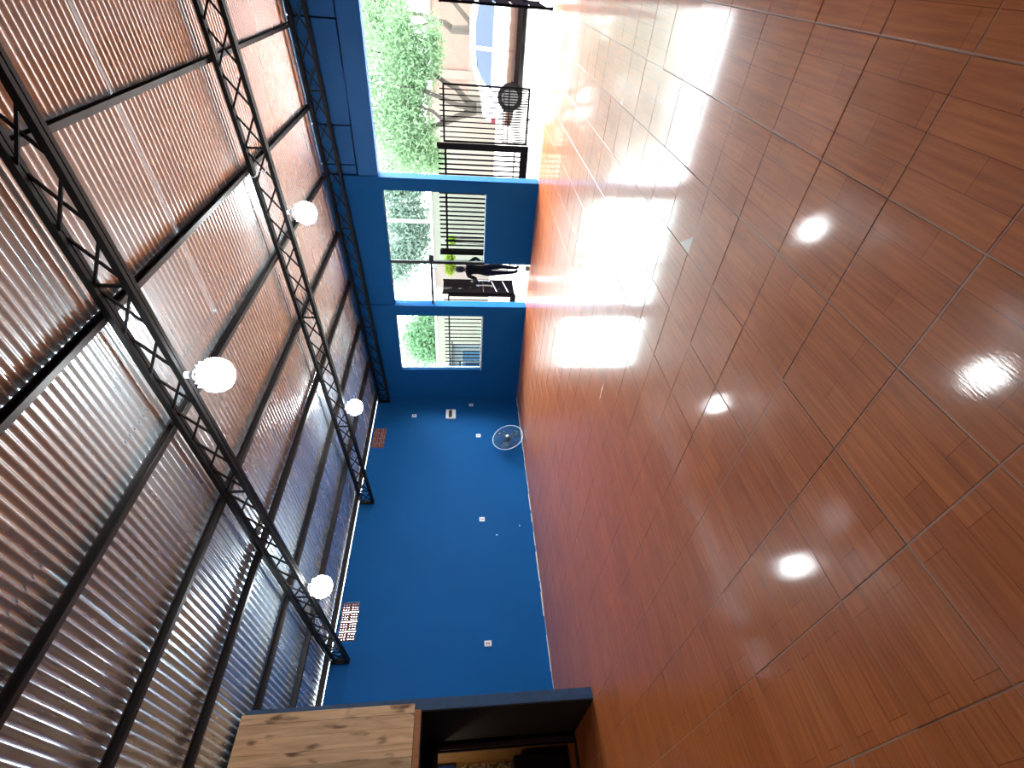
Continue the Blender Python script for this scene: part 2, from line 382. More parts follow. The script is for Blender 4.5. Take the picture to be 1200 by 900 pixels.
# trusses
TX0, TX1, DEP = -9.46, 2.55, 0.25
cellw = 0.415
bm1 = MB().bar((0, 0.012, 0.0), (cellw*0.98, 0.012, DEP), 0.016, 0.020).mesh('brace', M['steel'])
bm2 = MB().bar((0, -0.012, DEP), (cellw*0.98, -0.012, 0.0), 0.016, 0.020).mesh('brace', M['steel'])
pst = MB().bar((0, 0, 0), (0, 0, DEP), 0.022, 0.022).mesh('post', M['steel'])
def truss(yy, label):
    t = thing('roof_truss', label, 'roof truss', (TX0, yy, 0), group='steel trusses across the hall')
    for nm, dz in (('bottom_chord', 0.0), ('top_chord', DEP)):
        c = MB()
        for s in (-1, 1):      # two angles back to back
            c.bar((0, s*0.024, zb(TX0)+dz), (TX1-TX0, s*0.024, zb(TX1)+dz), 0.036, 0.050)
        c.build(nm, M['steel'], t)
    n = int((TX1-TX0)/cellw)
    for i in range(n):
        x = i*cellw
        for me in (bm1, bm2):
            o = link('brace', me, t); o.location = (x, 0, zb(TX0+x)); o.rotation_euler = (0, -SL, 0)
        if i % 6 == 0 or i == 1:
            o = link('post', pst, t); o.location = (x+0.01, 0, zb(TX0+x)); 
    MB().box(-0.01, 0.012, -0.04, 0.04, zb(TX0)-0.03, zb(TX0)+DEP+0.03).build('end_plate', M['steel'], t)
    return t
truss(3.30, 'nearest black lattice truss, crossing the large lamp')
truss(6.60, 'middle black lattice truss between the nearest one and the front wall')
truss(9.90, 'black lattice truss lying against the top of the front wall')

# ================================================================== WALLS
wl = MB(); VENTS = [(8.23, 8.91, 3.53, 3.85), (3.64, 4.35, 3.53, 3.85)]; WT = 3.892
ys = [YB, 3.64, 4.35, 8.23, 8.91, YF+0.15]
wl.box(XL-0.15, XL, YB, YF+0.15, 0, 3.53)
for a, b_ in ((0, 1), (2, 3), (4, 5)): wl.box(XL-0.15, XL, ys[a], ys[b_], 3.53, WT)
wl.box(XL-0.15, XL, 3.64, 4.35, 3.85, WT); wl.box(XL-0.15, XL, 8.23, 8.91, 3.85, WT)
wall_left = wl.build('wall_left', M['blue']); tag(wall_left, kind='structure')
# pale line of caulk along the foot of the side wall
cb = MB(); yy = 2.0
while yy < YF-0.05:
    ln = R.uniform(0.2, 0.7); cb.box(XL, XL+0.008, yy, min(yy+ln, YF-0.05), 0.0, 0.012+R.uniform(0, 0.01)); yy += ln + R.uniform(0.02, 0.5)
tag(cb.build('baseboard_left', M['caulk']), kind='structure')

# ventilation openings of hollow bricks
def hollow_brick(s, t):
    b = MB(); w = 0.022
    for i in range(4):
        p = -s/2 + (s-w)*i/3
        b.box(0, t, p, p+w, -s/2, s/2); b.box(0.001, t-0.001, -s/2, s/2, p, p+w)
    for i in range(3):          # small corner webs give the flower-like holes
        for j in range(3):
            c = (-s/2 + w/2 + (s-w)*(i+.5)/3, -s/2 + w/2 + (s-w)*(j+.5)/3); q = (s-w)/6
            for sx in (-1, 1):
                for sy in (-1, 1):
                    b.prism([(c[0]+sx*q, c[1]+sy*q), (c[0]+sx*q, c[1]+sy*q*0.35), (c[0]+sx*q*0.35, c[1]+sy*q)], 'x', 0.003, t-0.003)
    return b.mesh('hollow_brick', M['terra'])
for (a, b_, c, e), lab in zip(VENTS, ('terracotta hollow-brick vent high on the side wall near the front corner', 'terracotta hollow-brick vent high on the side wall near the wooden panelling')):
    t = thing('brick_vent', lab, 'vent', (XL-0.05, a, c), group='hollow-brick vents in the side wall')
    ny = 4; nz = 2; s = min((b_-a)/ny, (e-c)/nz); me = hollow_brick(s-0.004, 0.041)
    for i in range(ny):
        for j in range(nz):
            o = link('hollow_brick', me, t); o.location = (0, (b_-a)*(i+.5)/ny, (e-c)*(j+.5)/nz)

# front wall
wf = MB(); y0, y1 = YF, YF+0.15
def slab(x0, x1_, z0, ya=y0, yb=y1, off=0.375):
    wf.prism([(x0, z0), (x1_, z0), (x1_, zb(x1_)+off), (x0, zb(x0)+off)], 'y', ya, yb)
slab(XL-0.15, -8.45, 0); wf.box(-8.45, -6.68, y0, y1, 0, 1.06); slab(-8.45, -6.68, 3.17)
wf.box(-5.30, -3.66, y0, y1, 0, 1.06); slab(-6.44, -3.66, 3.17); slab(-0.45, XR+0.1, 0)
wall_front = wf.build('wall_front', M['blue']); tag(wall_front, kind='structure')
p1 = MB().prism([(-3.69, 0), (-3.44, 0), (-3.44, zb(-3.44)+0.375), (-3.69, zb(-3.69)+0.375)], 'y', YF-0.06, YF+0.22).build('trim_1', M['blue'])
p2 = MB().prism([(-6.70, 0), (-6.42, 0), (-6.42, zb(-6.42)+0.375), (-6.70, zb(-6.70)+0.375)], 'y', YF-0.05, YF+0.20).build('trim_2', M['blue'])
tag(p1, 'blue pillar between the gate opening and the glazed window', kind='structure'); tag(p2, 'blue pillar between the glass door and the small window', kind='structure')
hb = MB().box(-3.44, -0.45, YF-0.02, YF+0.18, 3.22, 3.60).build('trim_3', M['blue_metal']); tag(hb, 'blue lintel beam over the gate opening', kind='structure')
# boards closing the gap between the lintel and the roof, dark joints between them
hd = MB().prism([(-3.44, 3.622), (-0.45, 3.622), (-0.45, zb(-0.45)+0.37), (-3.44, zb(-3.44)+0.37)], 'y', YF+0.10, YF+0.13).box(-3.44, -2.42, YF+0.10, YF+0.13, 3.60, 3.622).box(-1.65, -0.45, YF+0.10, YF+0.13, 3.60, 3.622).build('wall_header', M['dark_line']); tag(hd, kind='structure')
xs = [-3.44, -3.26, -2.56, -0.96, -0.45]
for a, b_ in zip(xs[:-1], xs[1:]):
    MB().prism([(a+0.012, 3.635), (b_-0.012, 3.635), (b_-0.012, zb(b_)+0.37), (a+0.012, zb(a)+0.37)], 'y', YF+0.02, YF+0.10).build('board', M['blue_metal'], hd)
# back and opposite walls (behind / beside the photographer)
wb = MB().prism([(XL-0.15, 0), (XR+0.1, 0), (XR+0.1, zb(XR)+0.37), (XL-0.15, zb(XL)+0.37)], 'y', YB-0.15, YB).build('wall_back', M['white_wall']); tag(wb, kind='structure')
wr = MB().box(XR, XR+0.1, YB, YF, 0, zb(XR)+0.36).build('wall_right', M['blue']); tag(wr, kind='structure')

# windows
def window(n, x0, x1_, z0, z1, frame_m, label):
    w = bpy.data.objects.new('window_%d' % n, None); COL.objects.link(w); w.location = ((x0+x1_)/2, YF+0.09, z0); tag(w, label, kind='structure')
    hw = (x1_-x0)/2; h = z1-z0; t = 0.018
    MB().box(-hw+t, hw-t, -0.003, 0.003, t, h-t).build('pane', M['glass'], w)
    f = MB(); f.box(-hw, hw, -0.02, 0.02, 0, t).box(-hw, hw, -0.02, 0.02, h-t, h).box(-hw, -hw+t, -0.02, 0.02, t, h-t).box(hw-t, hw, -0.02, 0.02, t, h-t)
    f.build('frame', frame_m, w)
    return w
M['sillw'] = mat('pale_window_edge', (0.55, 0.6, 0.65), 0.4)
w2 = window(2, -8.45, -6.70, 1.06, 3.17, M['sillw'], 'small window beside the front corner of the hall')
MB().box(-0.9, 0.88, -0.10, 0.05, -0.02, 0.0).build('sill', M['sillw'], w2)
# glazed front between the pillars: window left of the door, transom above it
w1 = bpy.data.objects.new('window_1', None); COL.objects.link(w1); w1.location = (-5.33, YF+0.09, 0); tag(w1, 'large glazed front with black bars beside the glass door', kind='structure')
MB().box(0.04, 1.63, -0.003, 0.003, 1.07, 3.16).build('pane', M['glass'], w1)
MB().box(-1.08, -0.03, -0.003, 0.003, 2.29, 3.16).build('pane', M['glass'], w1)
MB().box(-0.035, 0.035, -0.03, 0.03, 1.06, 3.17).build('mullion', M['black_plastic'], w1)
MB().box(-1.09, -0.035, -0.025, 0.025, 2.235, 2.29).build('transom_bar', M['black_plastic'], w1)
MB().box(0.035, 0.17, -0.02, 0.02, 2.20, 2.31).build('patch_fitting', M['black_plastic'], w1)
MB().box(0.035, 1.64, -0.02, 0.02, 1.055, 1.075).build('frame', M['sillw'], w1)
MB().box(-1.09, 1.64, -0.02, 0.02, 3.155, 3.18).build('frame', M['black_plastic'], w1)
# glass door leaf standing open into the hall
dr = bpy.data.objects.new('door_1', None); COL.objects.link(dr); dr.location = (-5.33, YF-0.01, 0); dr.rotation_euler = (0, 0, math.radians(247)); tag(dr, 'frameless glass door standing open into the hall', kind='structure')
MB().box(0.02, 0.68, -0.005, 0.005, 0.012, 2.22).build('pane', M['doorglass'], dr)
for z in (0.02, 2.13): MB().box(0.0, 0.13, -0.012, 0.012, z, z+0.09).build('hinge_patch', M['alu'], dr)
MB().tube([(0.60, 0.045, 0.85), (0.60, 0.045, 1.25)], 0.012).tube([(0.60, 0, 0.9), (0.60, 0.045, 0.9)], 0.008).tube([(0.60, 0, 1.2), (0.60, 0.045, 1.2)], 0.008).build('handle', M['alu'], dr)

# ================================================================== PANTRY at the side (wood panelling over a dark doorway)
PXF = -6.69
wp = MB(); wp.box(PXF-0.16, PXF, 1.75, 1.87, 0, 2.14); wp.box(PXF-0.16, PXF, YB, 1.87, 2.14, zb(PXF-.16)+0.34); wp.box(PXF-0.16, PXF, YB, 0.5, 0, 2.14)
wp.box(PXF-0.16, PXF, 0.5, 1.75, 2.06, 2.14); wp.box(XL, PXF-0.16, 1.75, 1.87, 0, 3.86)
M['blue_dusty'] = mat('dusty_blue_paint', (0.03, 0.085, 0.19), 0.6, var=0.3, vscale=12)
wall_pantry = wp.build('wall_pantry', M['blue_dusty']); tag(wall_pantry, kind='structure')
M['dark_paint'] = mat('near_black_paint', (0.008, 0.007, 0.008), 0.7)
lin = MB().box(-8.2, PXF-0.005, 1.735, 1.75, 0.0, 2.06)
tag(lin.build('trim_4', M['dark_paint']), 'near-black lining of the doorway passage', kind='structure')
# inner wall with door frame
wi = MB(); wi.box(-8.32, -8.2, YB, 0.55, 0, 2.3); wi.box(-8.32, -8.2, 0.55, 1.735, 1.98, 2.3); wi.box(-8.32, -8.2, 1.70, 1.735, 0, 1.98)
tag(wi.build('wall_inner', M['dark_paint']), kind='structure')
di = bpy.data.objects.new('door_2', None); COL.objects.link(di); di.location = (-8.19, 1.1, 0); tag(di, 'dark inner doorway of the side room', kind='structure')
MB().box(-0.02, 0.02, 0.55, 0.60, 0, 1.98).box(-0.02, 0.02, -0.55, -0.50, 0, 1.98).box(-0.02, 0.02, -0.55, 0.60, 1.93, 1.98).build('casing', M['greyframe'], di)
MB().box(-0.08, -0.02, 0.53, 0.555, 0, 1.95).box(-0.08, -0.02, -0.55, 0.555, 1.92, 1.95).build('stop', M['brownframe'], di)
MB().box(-0.10, 0.05, -0.5, 0.55, 0.0, 0.02).build('threshold', M['brownframe'], di)
tag(MB().box(XL, PXF-0.16, YB, 1.75, 2.30, 2.36).build('ceiling_pantry', M['gold']), kind='structure')
# back of the small room: varnished board wall, mosaic, blue panel, black cabinet
bk = MB().box(XL, XL+0.03, 0.2, 1.74, 0.0, 2.3).build('trim_5', M['gold']); tag(bk, 'varnished board wall inside the lit side room', kind='structure')
tag(MB().box(XL+0.03, -8.325, 1.735, 1.75, 0.0, 2.3).build('trim_6', M['gold']), 'varnished board lining beside the inner doorway', kind='structure')
mo = thing('mosaic_panel', 'small beige and brown mosaic tiles on the wall of the side room', 'mosaic', (XL+0.03, 0.2, 0.80))
ms = MB()
for i in range(50):
    for j in range(29):
        ms.box(0, 0.008, i*0.03+0.0015, i*0.03+0.0285, j*0.03+0.0015, j*0.03+0.0285)
tag(ms.build('mosaic_tiles', M['mosaic'], mo), kind='stuff')
MB().box(-0.001, 0.003, 0, 1.5, 0, 0.87).build('backing', M['caulk'], mo)
bp_ = thing('blue_noticeboard', 'square blue board above the mosaic in the side room', 'board', (XL+0.03, 0.2, 1.70))
MB().box(0, 0.03, 0, 1.50, 0, 0.34).build('face', mat('royal_blue_panel', (0.02, 0.09, 0.40), 0.5), bp_)
MB().box(0, 0.04, 1.50, 1.52, -0.01, 0.35).build('edge', M['brownframe'], bp_)
cbn = thing('black_cabinet', 'black appliance standing below the mosaic in the side room', 'cabinet', (-9.15, 1.15, 0))
bevel(MB().box(-0.28, 0.28, -0.5, 0.52, 0.03, 0.84).build('body', M['black_plastic'], cbn), 0.04)
MB().box(0.282, 0.30, -0.46, 0.48, 0.10, 0.78).build('door', M['black_plastic'], cbn)
for a in (-0.4, 0.4): MB().box(-0.2, 0.2, a-0.03, a+0.03, 0, 0.03).build('foot', M['black_plastic'], cbn)
bl = thing('ceiling_bulb', 'warm bulb under the ceiling of the side room', 'lamp', (-8.85, 0.9, 2.30))
MB().lathe([(0.03, 0), (0.03, -0.05)], 12).build('socket', M['white_plastic'], bl)
MB().lathe([(0.012, -0.05), (0.035, -0.08), (0.045, -0.11), (0.035, -0.14), (0.01, -0.155)], 14).build('bulb', M['warmbulb'], bl, True)

# wood panelling above the doorway: vertical planks
wc = thing('wood_panelling', 'rustic vertical wooden planks above the dark doorway', 'panelling', (PXF, 1.81, 2.14))
for z in (0.15, 0.95, 1.75): MB().box(0.0225, 0.0262, -4.8, -0.03, z, z+0.06).build('batten', M['pine_trim'], wc)
yy = 0.0; k = 0
while yy < 4.9:
    w = [0.10, 0.135, 0.15, 0.12, 0.16, 0.14][k % 6]; k += 1
    top = zb(PXF)+0.345-2.14
    bevel(MB().box(0.026, 0.050+R.uniform(0, 0.004), -yy-w+0.002, -yy, 0, top).build('plank', M['pine'], wc), 0.002, 1)
    yy += w
bevel(MB().box(0.023, 0.045, -1.31, 0.02-0.08, -0.075, -0.004).build('bottom_trim', M['pine_trim'], wc), 0.003, 1)

# ================================================================== LAMPS
def lamp(x, yy, z, label):
    t = thing('hanging_led_lamp', label, 'lamp', (x, yy, z), group='round white lamps under the trusses')
    zt = zb(x)-0.022-z
    MB().lathe([(0.055, 0.12), (0.055, 0.16), (0.03, 0.19), (0.03, max(zt, 0.2))], 16).build('socket', M['white_plastic'], t)
    hs = MB().lathe([(0.07, 0.09), (0.07, 0.125)], 20)
    for i in range(12):
        a = i*math.pi/6; c, s = math.cos(a), math.sin(a)
        hs.bar((0.06*c, 0.06*s, 0.105), (0.115*c, 0.115*s, 0.105), 0.006, 0.04)
    hs.build('heat_sink', M['alu'], t)
    MB().lathe([(0.03, -0.145), (0.075, -0.130), (0.115, -0.10), (0.14, -0.055), (0.15, 0.0), (0.14, 0.05), (0.10, 0.085), (0.06, 0.098)], 24).build('diffuser', M['bulb'], t, True)
    return t
lamp(-2.83, 3.30, 3.67, 'largest glowing lamp, hanging under the nearest truss')
lamp(-2.78, 6.60, 3.68, 'glowing lamp under the middle truss, nearer the gate opening')
lamp(-6.45, 6.60, 3.56, 'glowing lamp under the middle truss, nearer the blue side wall')
lamp(-6.68, 3.30, 3.52, 'glowing lamp near the brick vent above the wooden panelling')

# ================================================================== SIDE WALL FITTINGS
def outlet(yy, z, w, h, label, slots=2):
    t = thing('wall_outlet', label, 'outlet', (XL, yy, z), group='white outlets on the side wall')
    bevel(MB().box(0, 0.010, -w/2, w/2, -h/2, h/2).build('plate', M['white_plastic'], t), 0.003)
    for i in range(slots):
        zz = (i-(slots-1)/2)*0.04
        MB().box(0.010, 0.0125, -0.016, 0.016, zz-0.012, zz+0.012).build('socket_hole', M['greyframe'], t)
outlet(9.35, 2.85, 0.11, 0.12, 'white outlet high on the side wall, above the breaker box')
outlet(9.76, 1.31, 0.10, 0.11, 'white outlet closest to the front corner, below the breaker box')
outlet(8.60, 1.14, 0.11, 0.12, 'white outlet on the side wall straight above the fan')
outlet(6.08, 1.13, 0.11, 0.12, 'white outlet halfway along the blue side wall')
outlet(3.46, 1.11, 0.10, 0.13, 'white outlet nearest the wooden panelling')
bb = thing('breaker_box', 'white breaker box with black switches on the side wall', 'breaker box', (XL, 9.38, 1.87))
bevel(MB().box(0, 0.045, -0.165, 0.165, -0.135, 0.135).build('case', M['white_plastic'], bb), 0.006)
MB().box(0.045, 0.05, -0.13, 0.13, -0.035, 0.055).build('window', M['black_plastic'], bb)
for i in range(5): MB().box(0.05, 0.058, -0.11+i*0.05, -0.085+i*0.05, -0.01, 0.025).build('switch', M['black_plastic'], bb)
for yy, z, h, lab in ((5.68, 0.82, 0.05, 'small white chip in the blue paint below the middle outlet'), (5.89, 0.30, 0.03, 'tiny white chip in the paint close to the floor')):
    n = 9; b = MB(); b.prism([(yy+0.018*math.cos(i*2*math.pi/n)*R.uniform(.6, 1), z+h/2*math.sin(i*2*math.pi/n)*R.uniform(.7, 1)) for i in range(n)], 'x', XL, XL+0.002)
    tag(b.build('paint_chip', M['white_plastic']), lab, 'paint chip')

# fan leaning on the wall
fan = thing('floor_fan', 'large round wire-guard fan leaning against the blue side wall', 'fan', (-9.20, 8.28, 0.405), (0, math.radians(72), 0))
RF = 0.395
circ = lambda rr, z, n=48: [(rr*math.cos(i*2*math.pi/n), rr*math.sin(i*2*math.pi/n), z) for i in range(n)]
MB().tube(circ(RF, 0.0), 0.009, 8, close=True).build('rim', M['wire'], fan, True)
g = MB()
for k in range(1, 9): g.tube(circ(RF*k/9, 0.05*(1-(k/9)**2)+0.004, 40), 0.0022, 5, close=True)
for k in range(24):
    a = k*math.pi/12; g.tube([(RF*f*math.cos(a), RF*f*math.sin(a), 0.05*(1-f*f)) for f in (0.1, 0.4, 0.7, 1.0)], 0.002, 5)
g.build('front_guard', M['wire_dark'], fan)
g = MB()
for k in range(2, 9, 2): g.tube(circ(RF*k/9, -0.09*(1-(k/9)**2), 40), 0.0022, 5, close=True)
for k in range(12):
    a = k*math.pi/6; g.tube([(RF*f*math.cos(a), RF*f*math.sin(a), -0.09*(1-f*f)) for f in (0.2, 0.6, 1.0)], 0.0025, 5)
g.build('rear_guard', M['wire_dark'], fan)
M['blade'] = mat('smoky_fan_blade', (0.07, 0.12, 0.16), 0.4); M['blade'].node_tree.nodes['Principled BSDF'].inputs['Alpha'].default_value = 0.3
for k in range(3):
    b = MB(); a0 = k*2*math.pi/3; n = 8; vs = []
    for i in range(n+1):
        f = i/n; rr = 0.05+0.30*f; hw = 0.16+0.42*math.sin(math.pi*min(f*0.75+0.1, 1))
        for s in (-1, 1):
            a = a0 + s*hw*0.9 + 0.25*f
            vs.append((rr*math.cos(a), rr*math.sin(a), s*0.03))
    fs = [(2*i, 2*i+1, 2*i+3, 2*i+2) for i in range(n)]
    b.add(vs, fs); o = b.build('blade', M['blade'], fan, True)
    sm = o.modifiers.new('thickness', 'SOLIDIFY'); sm.thickness = 0.004
MB().lathe([(0.05, -0.11), (0.06, -0.08), (0.055, 0.02)], 16).build('motor', M['black_plastic'], fan, True)
MB().lathe([(0.042, 0.045), (0.040, 0.060), (0.02, 0.068)], 16).build('hub_cap', M['white_plastic'], fan, True)

# white wire looped over the middle truss
cw = MB(); pts = []
for i in range(26):
    a = i*0.55; pts.append((-2.30+0.05*math.cos(a)+0.006*i, 6.53+0.02*math.sin(a*0.7), zb(-2.3)+0.30-0.012*i+0.02*math.sin(a)))
cw.tube(pts, 0.006, 6); tag(cw.build('loose_cable', M['white_plastic'], None, True), 'white wire looped over a purlin at the middle truss', 'cable')

# ================================================================== OUTSIDE
gr = MB().box(-60, 60, YF+0.1, 12.9, -0.10, -0.004).build('ground_pavement', M['concrete']); tag(gr, 'bright concrete forecourt in front of the hall', kind='structure')
st = MB().box(-80, 80, 12.9, 110, -0.12, -0.02).build('ground_street', M['asphalt']); tag(st, 'bright dusty street beyond the fence', kind='structure')
gl_ = MB().box(-60, XL-0.15, -40, YF+0.1, -0.12, -0.03).box(XR+0.1, 60, -40, YF+0.1, -0.12, -0.03).box(XL-0.15, XR+0.1, -40, YB-0.15, -0.12, -0.03).build('ground_around', M['concrete']); tag(gl_, kind='structure')

FY = 12.2
bar_full = MB().box(-0.011, 0.011, -0.011, 0.011, 0.0, 1.0).mesh('bar', M['gate'])
bar_thick = MB().box(-0.017, 0.017, -0.012, 0.012, 0.0, 1.0).mesh('bar', M['fence'])
def bars(parent, me, xs, z0, z1, yy=0.0):
    for x in xs:
        o = link('bar', me, parent); o.location = (x, yy, z0); o.scale = (1, 1, z1-z0)
# open driveway gate leaf (seen through the opening)
g1 = thing('driveway_gate', 'open black barred gate leaf in front of the white car', 'gate', (-3.345, FY+0.085, 0), (0, 0, math.radians(5)))
GW = 1.17
for nm, z, h in (('top_rail', 1.97, 0.04), ('bottom_rail', 0.05, 0.045), ('middle_rail', 0.50, 0.022), ('middle_rail', 0.62, 0.016)):
    MB().box(0, GW, -0.018, 0.018, z-h/2, z+h/2).build(nm, M['gate'], g1)
for x in (0.015, GW-0.015): MB().box(x-0.02, x+0.02, -0.02, 0.02, 0.03, 1.99).build('stile', M['gate'], g1)
bars(g1, bar_full, [GW*(i+1)/11 for i in range(10)], 0.05, 2.06)
bars(g1, bar_full, [GW*(i+0.5)/11 for i in range(11)], 0.05, 0.62)
MB().tube([(0.55, -0.03, 0.03), (0.55, -0.03, -0.0)], 0.022).box(0.53, 0.57, -0.05, -0.01, 0.03, 0.08).build('drop_bolt', M['gate'], g1)
# second leaf standing open at the right edge
g2 = thing('driveway_gate', 'dark gate leaf with flat slats at the edge of the opening', 'gate', (-0.635, 10.45, 0))
for yv in (0.0, 1.35): MB().box(-0.02, 0.02, yv, yv+0.05, 0.06, 1.92).build('stile', M['gate'], g2)
for i in range(6):
    z = 0.10+i*0.31; MB().box(-0.014, 0.014, 0.03, 1.37, z, z+0.235).build('slat', M['fence'], g2)
MB().box(-0.025, 0.025, 0.0, 1.40, 1.92, 1.96).build('top_rail', M['gate'], g2)
MB().lathe([(0.03, 0.0), (0.03, 0.03), (0.018, 0.06)], 12, Matrix.Translation((0, 0.03, -0.004))).build('pivot', M['gate'], g2)

def post(parent, x, w, z1=2.14): MB().box(x-w/2, x+w/2, -w/2, w/2, 0, z1).build('post', M['gate'], parent)
f1 = thing('metal_fence', 'dark barred fence section between the driveway and the small gate', 'fence', (0, FY, 0))
post(f1, -3.40, 0.10); post(f1, -6.09, 0.10); post(f1, -5.76, 0.045, 2.0)
MB().box(-6.05, -3.45, -0.02, 0.02, 1.92, 1.97).build('top_rail', M['gate'], f1)
MB().box(-6.05, -3.45, -0.06, 0.06, 0, 0.17).build('plinth', M['gate'], f1)
MB().box(-6.05, -3.45, -0.015, 0.015, 0.30, 0.33).build('bottom_rail', M['gate'], f1)
bars(f1, bar_thick, [-6.0+0.115*i for i in range(23) if abs(-6.0+0.115*i+5.76) > 0.04], 0.15, 2.12)
f2 = thing('metal_fence', 'dark barred fence section beyond the small window', 'fence', (0, FY, 0))
post(f2, -7.42, 0.06, 1.95)
MB().box(-10.25, -7.45, -0.02, 0.02, 1.92, 1.96).build('top_rail', M['gate'], f2)
MB().box(-10.25, -7.45, -0.03, 0.03, 0, 0.16).build('plinth', M['gate'], f2)
MB().box(-10.25, -9.9, -0.015, 0.015, 1.60, 1.64).build('middle_rail', M['gate'], f2)
bars(f2, bar_full, [-7.58-0.135*i for i in range(20)], 0.12, 2.08)
# black sheet-metal pedestrian gate standing ajar
g3 = thing('pedestrian_gate', 'black sheet-metal pedestrian gate standing ajar beside the person', 'gate', (-7.36, FY, 0), (0, 0, math.radians(92)))
MB().box(0, 0.80, -0.012, 0.012, 0.98, 2.06).build('upper_panel', M['gate'], g3)
MB().box(0, 0.80, -0.012, 0.012, 0.05, 0.93).build('lower_panel', M['fence'], g3)
for x in (0, 0.77): MB().box(x, x+0.04, -0.025, 0.025, 0.03, 2.12).build('stile', M['gate'], g3)
for z in (0.04, 0.94, 2.06): MB().box(0, 0.81, -0.022, 0.022, z, z+0.04).build('rail', M['gate'], g3)
MB().tube([(0.68, -0.06, 0.72), (0.68, -0.06, 1.08)], 0.012).tube([(0.68, -0.01, 0.76), (0.68, -0.06, 0.76)], 0.008).tube([(0.68, -0.01, 1.04), (0.68, -0.06, 1.04)], 0.008).build('handle', M['alu'], g3)
for z, s in ((0.22, 1), (0.55, 1)): MB().bar((0.1, -0.016, z), (0.72, -0.016, z+0.12), 0.014, 0.02).build('brace', M['alu'], g3)

# ---- white car parked in the street, rear to the left
car = thing('parked_car', 'white car parked across the pavement behind the open gate', 'car', (-3.42, 15.22, -0.02))
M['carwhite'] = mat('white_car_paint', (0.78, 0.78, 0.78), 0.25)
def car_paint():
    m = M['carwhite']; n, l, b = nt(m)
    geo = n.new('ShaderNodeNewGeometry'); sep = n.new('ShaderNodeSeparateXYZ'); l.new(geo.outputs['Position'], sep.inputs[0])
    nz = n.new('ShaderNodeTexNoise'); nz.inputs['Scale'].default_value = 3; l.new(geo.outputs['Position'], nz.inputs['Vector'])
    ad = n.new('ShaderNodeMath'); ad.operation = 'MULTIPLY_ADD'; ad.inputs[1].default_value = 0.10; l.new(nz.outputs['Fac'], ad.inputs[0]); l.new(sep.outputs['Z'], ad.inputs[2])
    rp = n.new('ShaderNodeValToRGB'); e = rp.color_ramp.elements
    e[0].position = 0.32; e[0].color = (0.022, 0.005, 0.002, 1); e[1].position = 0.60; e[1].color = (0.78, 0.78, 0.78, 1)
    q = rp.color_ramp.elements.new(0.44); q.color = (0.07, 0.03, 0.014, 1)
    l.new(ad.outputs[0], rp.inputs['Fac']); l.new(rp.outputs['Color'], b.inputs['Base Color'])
car_paint()   # ground reflection and under-tuck shade painted into the lower body colour
M['carglass'] = mat('blue_tinted_car_glass', (0.008, 0.022, 0.045), 0.06, spec=0.25)
M['rubber'] = mat('tyre', (0.004, 0.003, 0.003), 0.9, spec=0.1); M['rim'] = mat('wheel_cover', (0.05, 0.045, 0.045), 0.4)
st_ = [  # x, belt z, roof-edge z, roof z, half width low, half width top
 (0.0, 0.62, 0.86, 0.88, 0.66, 0.55), (0.10, 0.72, 0.97, 1.00, 0.78, 0.62), (0.45, 0.80, 1.02, 1.05, 0.82, 0.62), (0.75, 0.80, 1.10, 1.14, 0.83, 0.58),
 (1.15, 0.80, 1.25, 1.29, 0.84, 0.58), (1.65, 0.79, 1.31, 1.36, 0.84, 0.58), (2.15, 0.78, 1.31, 1.36, 0.84, 0.58), (2.55, 0.77, 1.24, 1.29, 0.84, 0.58),
 (2.95, 0.77, 1.02, 1.05, 0.84, 0.60), (3.2, 0.77, 0.90, 0.93, 0.84, 0.66), (3.7, 0.72, 0.83, 0.86, 0.82, 0.66), (4.05, 0.62, 0.74, 0.77, 0.74, 0.60), (4.15, 0.50, 0.58, 0.60, 0.62, 0.5)]
vs = []; fs = []
for (x, bz, ez, rz, hw, tw) in st_:
    sec = [(hw-0.10, 0.20), (hw-0.02, 0.34), (hw, 0.55), (hw-0.015, bz), (tw, ez), (tw*0.55, rz)]
    row = [(x, -p, z) for p, z in sec] + [(x, p, z) for p, z in reversed(sec)]
    vs += row
N = 12
for i in range(len(st_)-1):
    for k in range(N): fs.append((i*N+k, i*N+(k+1) % N, (i+1)*N+(k+1) % N, (i+1)*N+k))
fs += [tuple(range(N)), tuple((len(st_)-1)*N+k for k in range(N-1, -1, -1))]
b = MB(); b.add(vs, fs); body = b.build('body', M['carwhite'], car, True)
def side_panel(poly, name, side, off=0.022):
    """poly in (x, t): t=0 belt, t=1 roof edge; follows the body side"""
    def P(x, t):
        for a, c in zip(st_[:-1], st_[1:]):
            if a[0] <= x <= c[0]: break
        f = (x-a[0])/(c[0]-a[0]); m_ = [a[i]+(c[i]-a[i])*f for i in range(6)]
        return (x, side*(m_[4]-0.015+(m_[5]-m_[4]+0.015)*t+off), m_[1]+(m_[2]-m_[1])*t)
    q = MB(); n = len(poly); v1 = [P(*p) for p in poly]; v2 = [(x, yv-side*0.004, z) for x, yv, z in v1]
    q.add(v1+v2, [tuple(range(n)), tuple(range(2*n-1, n-1, -1))] + [(i, (i+1) % n, n+(i+1) % n, n+i) for i in range(n)])
    return q.build(name, M['carglass'], car)
for s in (-1, 1):
    side_panel([(0.78, 0.08), (1.15, 0.08), (1.62, 0.08), (1.62, 0.88), (1.25, 0.86), (1.0, 0.72)], 'rear_window', s)
    side_panel([(1.70, 0.08), (2.15, 0.08), (2.75, 0.08), (2.50, 0.85), (2.15, 0.88), (1.70, 0.88)], 'front_window', s)
wheel = MB(); Mx = Matrix.Rotation(math.pi/2, 4, 'X')
wheel.lathe([(0.20, -0.09), (0.30, -0.10), (0.325, -0.07), (0.325, 0.07), (0.30, 0.10), (0.20, 0.09)], 28, Mx); wheel_me = wheel.mesh('wheel', M['rubber'])
